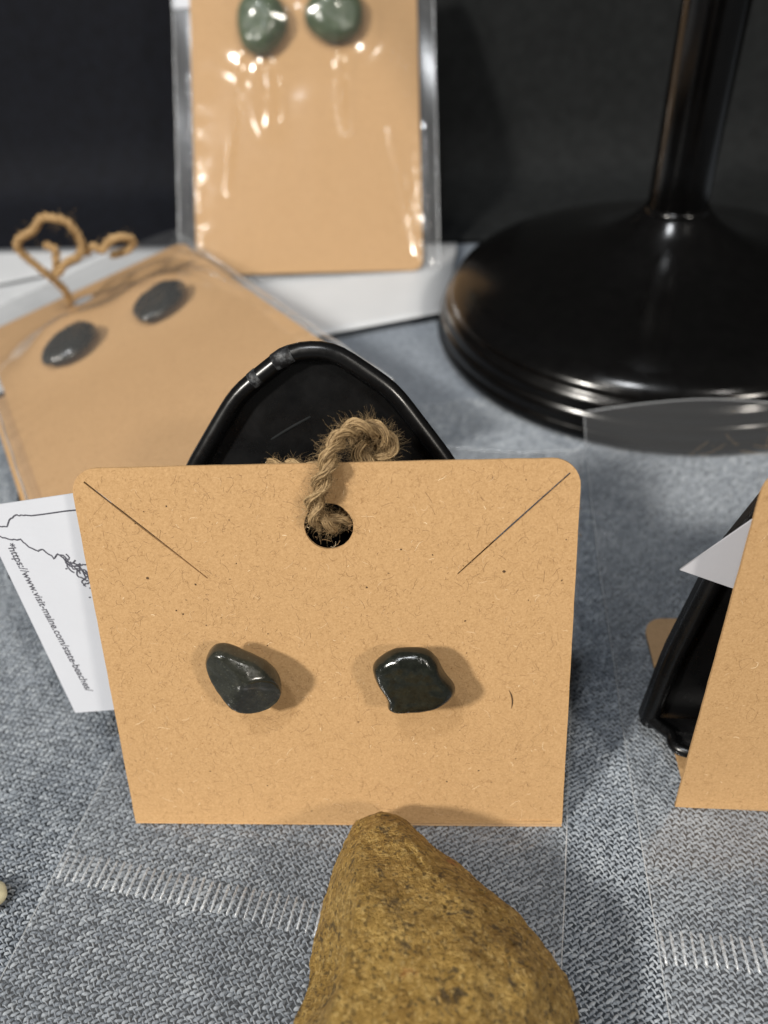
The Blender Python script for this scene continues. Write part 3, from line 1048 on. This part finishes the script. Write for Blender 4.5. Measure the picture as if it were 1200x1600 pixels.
def bump_line(x, y, a, b, w, hgt):
    ax, ay = a; bx, by = b
    L2 = (bx - ax) ** 2 + (by - ay) ** 2
    t = max(0, min(1, ((x - ax) * (bx - ax) + (y - ay) * (by - ay)) / L2))
    d2 = (x - ax - t * (bx - ax)) ** 2 + (y - ay - t * (by - ay)) ** 2
    return hgt * math.exp(-d2 / (2 * w * w)) * (.35 + .65 * sin(pi * min(1, max(0, t)) ) if 0 < t < 1 else .35)

def sleeve(M, label, x0, x1, y0, y1, lines, puff, seed, domes=(), nu=230, nv=120, low=1.0):
    """cellophane sleeve round a card: front and back sheets, in the card's frame (mm)"""
    b = empty('clear_bag', M)
    tag(b, label, 'bag')
    def hf(x, y):
        s = (x - x0) / (x1 - x0); t = (y - y0) / (y1 - y0)
        ed = min(1, min(s, 1 - s) / .085) ** .45 ; eb = min(1, t / .05)
        h = .5 + puff * math.sin(pi * s) ** .6 * (.3 + .7 * min(1, t * 2))
        h += .32 * noise.noise(Vector((x * .05 + seed, y * .030, 1))) + .07 * noise.noise(Vector((x * .16 + seed, y * .10, 5)))
        for a_, b_, w_, g_ in lines:
            h += bump_line(x, y, a_, b_, w_, g_)
        for cx, cy, r_, g_ in domes:
            d = math.hypot(x - cx, y - cy) / r_
            h += g_ * math.exp(-1.15 * d * d) + .10 * g_ * math.exp(-d * .8)
        near = math.exp(-min(s, 1 - s) * 22)
        h += near * (.9 * noise.noise(Vector((seed + x * .2, y * .22, 3))) + .35 * noise.noise(Vector((seed, y * .7, 9))))
        return max(.05, (h + .2) * ed * eb)
    film_grid('front_film', lambda s, t: ((x0 + (x1 - x0) * s) * MM, (y0 + (y1 - y0) * t) * MM, hf(x0 + (x1 - x0) * s, y0 + (y1 - y0) * t) * MM + .0003), nu, nv, M_FILM2, b)
    film_grid('back_film', lambda s, t: ((x0 + (x1 - x0) * s) * MM, (y0 + (y1 - y0) * t) * MM, -low * MM * (.35 + .65 * min(1, min(s, 1 - s) / .08)) + .0001 * sin(s * 30 + t * 14)), 24, 30, M_FILM2, b)
    for x in (x0, x1):
        tube('side_fold', [(x * MM, (y0 + (y1 - y0) * k / 30) * MM, .0002 + .00025 * sin(k * 1.7)) for k in range(31)], .30 * MM, M_EDGE, b, 6, 60)
    tube('bottom_fold', [((x0 + (x1 - x0) * k / 20) * MM, y0 * MM + .0002 * sin(k * 1.3), .0002) for k in range(21)], .28 * MM, M_EDGE, b, 6, 40)
    return b
sleeve(M_BK, 'glossy clear cellophane bag round the upright card with green stones', -43.0, 43.0, -1.5, 112,
       [((-20, 68), (-26, 26), .55, 1.3), ((27.5, 45), (35.5, 4), .55, 1.2), ((11, 74), (13, 44), .8, 1.6), ((-12.5, 68), (-11.5, 46), 2.2, 2.2), ((-38.9, 66), (-39.6, 6), .5, 1.2), ((-39.5, 40), (-37.5, 3), .5, 1.2), ((39.2, 50), (40.2, 2), .5, 1.2)],
       2.2, 2.0, domes=((-13.4, 81.2, 12.5, 8.6), (10.1, 83.0, 12.5, 8.6)))
sleeve(M_ML, 'thin clear cellophane bag round the tilted card with charcoal stones', -37.0, 36.0, -3, 146,
       [((33.4, 124), (34.4, 50), .8, 2.0), ((29, 120), (34, 88), .9, 1.6), ((25, 98), (35, 50), 1.0, 1.2)],
       1.0, 6.0, domes=((-13.4, 87.0, 14, 6.6), (13.3, 86.8, 14, 6.4)), low=4.0)

# ---------------------------------------------------------------- round black stand
st = empty('display_stand', Matrix.Translation((.0932, .141, 0)))
tag(st, 'black lacquered display stand with a round stepped base and slim pole', 'stand')
prof = [(.0600, .0002), (.0624, .0008), (.0630, .0024), (.0624, .0038), (.0619, .0043), (.0622, .0050), (.0621, .0064), (.0614, .0076), (.0608, .0081), (.0610, .0088), (.0606, .0102), (.0597, .0114), (.0591, .0118), (.0590, .0126), (.0580, .0140), (.0562, .0153), (.0530, .0168), (.0485, .0184), (.0435, .0198), (.0380, .0212), (.0325, .0227), (.0270, .0245), (.0225, .0264), (.0186, .0285), (.0155, .0306), (.0128, .0328), (.0108, .0347), (.0096, .0362), (.0086, .0372), (.0078, .0378)]
prof = [(r_, z_ if z_ < .0168 else .0168 + (z_ - .0168) * .83) for r_, z_ in prof]
lathe('base', prof, M_STAND, st, 160)
lathe('collar', [(.0080, .0332), (.0084, .0338), (.0084, .0344), (.0080, .0349), (.0076, .0351)], M_STAND, st, 64)
lathe('pole', [(.0073, .0330), (.0075, .0340), (.0075, .30), (.0073, .302)], M_STAND, st, 64)

# ---------------------------------------------------------------- foreground rock
def rock():
    P = [(.0022, -.0026, .0070), (.0058, -.0018, .0075), (.0088, -.0036, .0085), (.0006, -.0048, .0065), (.0020, -.0045, .0030), (.0062, -.0035, .0025), (.0042, -.0062, .0120), (.0082, -.0070, .0125), (.0118, -.0078, .0090),
         (-.0008, -.0075, .0070), (-.0033, -.0160, .0070), (-.0068, -.0280, .0080), (-.0100, -.0420, .008),
         (.0158, -.0120, .0100), (.0226, -.0182, .0100), (.0272, -.0255, .0095), (.0278, -.0310, .0090), (.0262, -.0420, .009),
         (.0030, -.0116, .0155), (.0028, -.0170, .0185), (.0020, -.0240, .0200), (.0150, -.0262, .0200), (.0220, -.0272, .0170), (.0152, -.0185, .0165), (.0095, -.0110, .0145),
         (-.0020, -.0350, .0210), (.0150, -.0400, .0205), (.0080, -.0480, .018), (-.004, -.0490, .014), (.02, -.048, .012),
         (.0045, -.0065, .0000), (.0190, -.0200, .0000), (.0235, -.0340, .0000), (-.0040, -.0380, .0000), (-.0010, -.0170, .0000), (.010, -.046, .000)]
    bm = bmesh.new()
    for p in P:
        bm.verts.new(p)
    bmesh.ops.convex_hull(bm, input=bm.verts[:])
    bmesh.ops.delete(bm, geom=[v for v in bm.verts if not v.link_faces], context='VERTS')
    me = bpy.data.meshes.new('tmp')
    bm.to_mesh(me); bm.free()
    o = bpy.data.objects.new('tmp', me); COL.objects.link(o)
    rm = o.modifiers.new('r', 'REMESH'); rm.mode = 'VOXEL'; rm.voxel_size = .00042
    sm = o.modifiers.new('s', 'SMOOTH'); sm.factor = .6; sm.iterations = 8
    m2 = bpy.data.meshes.new_from_object(o.evaluated_get(bpy.context.evaluated_depsgraph_get()))
    bpy.data.objects.remove(o)
    m2.name = 'ochre_rock'
    co = np.zeros(len(m2.vertices) * 3); m2.vertices.foreach_get('co', co); co = co.reshape(-1, 3)
    no = np.zeros(len(m2.vertices) * 3); m2.vertices.foreach_get('normal', no); no = no.reshape(-1, 3)
    for i in range(len(co)):
        p = Vector(co[i]) * 1000
        d = .55 * noise.noise(p * .11) + .30 * noise.noise(p * .3 + Vector((5, 0, 0))) + .10 * noise.noise(p * .9) + .07 * noise.noise(p * 2.2)
        if no[i][0] < -.35:   # scored left flank
            d += .14 * noise.noise(Vector((p.x * 1.4, p.y * 1.4, p.z * .25)))
            g = math.exp(-((p.y + 24) / 5.0) ** 2 - ((p.z - 14) / 6) ** 2)
            d -= 3.0 * g
        pt = noise.noise(p * 1.3 + Vector((0, 9, 0)))
        if pt > .38:
            d -= (pt - .38) * 1.2
        # short crack
        ca = Vector((9.0, -10.5, 14)); cb = Vector((11.0, -13.5, 15.5))
        t = max(0, min(1, (p - ca).dot(cb - ca) / (cb - ca).length_squared))
        dd = (p - ca.lerp(cb, t)).length
        if dd < .8:
            d -= .5 * (1 - dd / .8)
        co[i] += no[i] * d * MM
    co[:, 2] = np.maximum(co[:, 2], .00002)
    m2.vertices.foreach_set('co', co.ravel())
    m2.update()
    m2.materials.clear()
    o = link('ochre_rock', m2, M_ROCK)
    tag(o, 'rough ochre brown wedge shaped rock resting before the twine tied card', 'rock')
rock()

# ---------------------------------------------------------------- pale pebble at the cloth's edge of view
pb = stone_mesh('pale_pebble', oval(3.6, 2.3, seed=3), 2.0, [], M_CREAM, None, base=1.2, seed=4)
pb.matrix_world = Matrix.Translation((-.0527, -.0072, .0002)) @ Matrix.Rotation(.4, 4, 'Z')
tag(pb, 'smooth pale cream pebble on the grey cloth', 'pebble')

# ---------------------------------------------------------------- stray fibres caught on the clear bag
V, F = [], []
r = random.Random(3)
for q in range(10):
    p = np.array([.088 + r.uniform(-.008, .010), .078 + r.uniform(-.006, .006), .0042 + r.uniform(0, .003)])
    d = np.array([r.gauss(0, 1), r.gauss(0, 1), r.gauss(0, .5)]); d /= np.linalg.norm(d)
    cv = np.array([r.gauss(0, .3) for _ in range(3)]); f = []
    for k in range(8):
        f.append(p.copy()); p = p + d * .0009; p[2] = max(p[2], .0035); d = d + cv * .35; d /= np.linalg.norm(d)
    tube_data(f, .035 * MM, 3, V, F)
fb = mesh('stray_fibres', V, F, M_TWINE2)
tag(fb, 'stray pale fibres caught on the clear bag by the round base', kind='stuff')
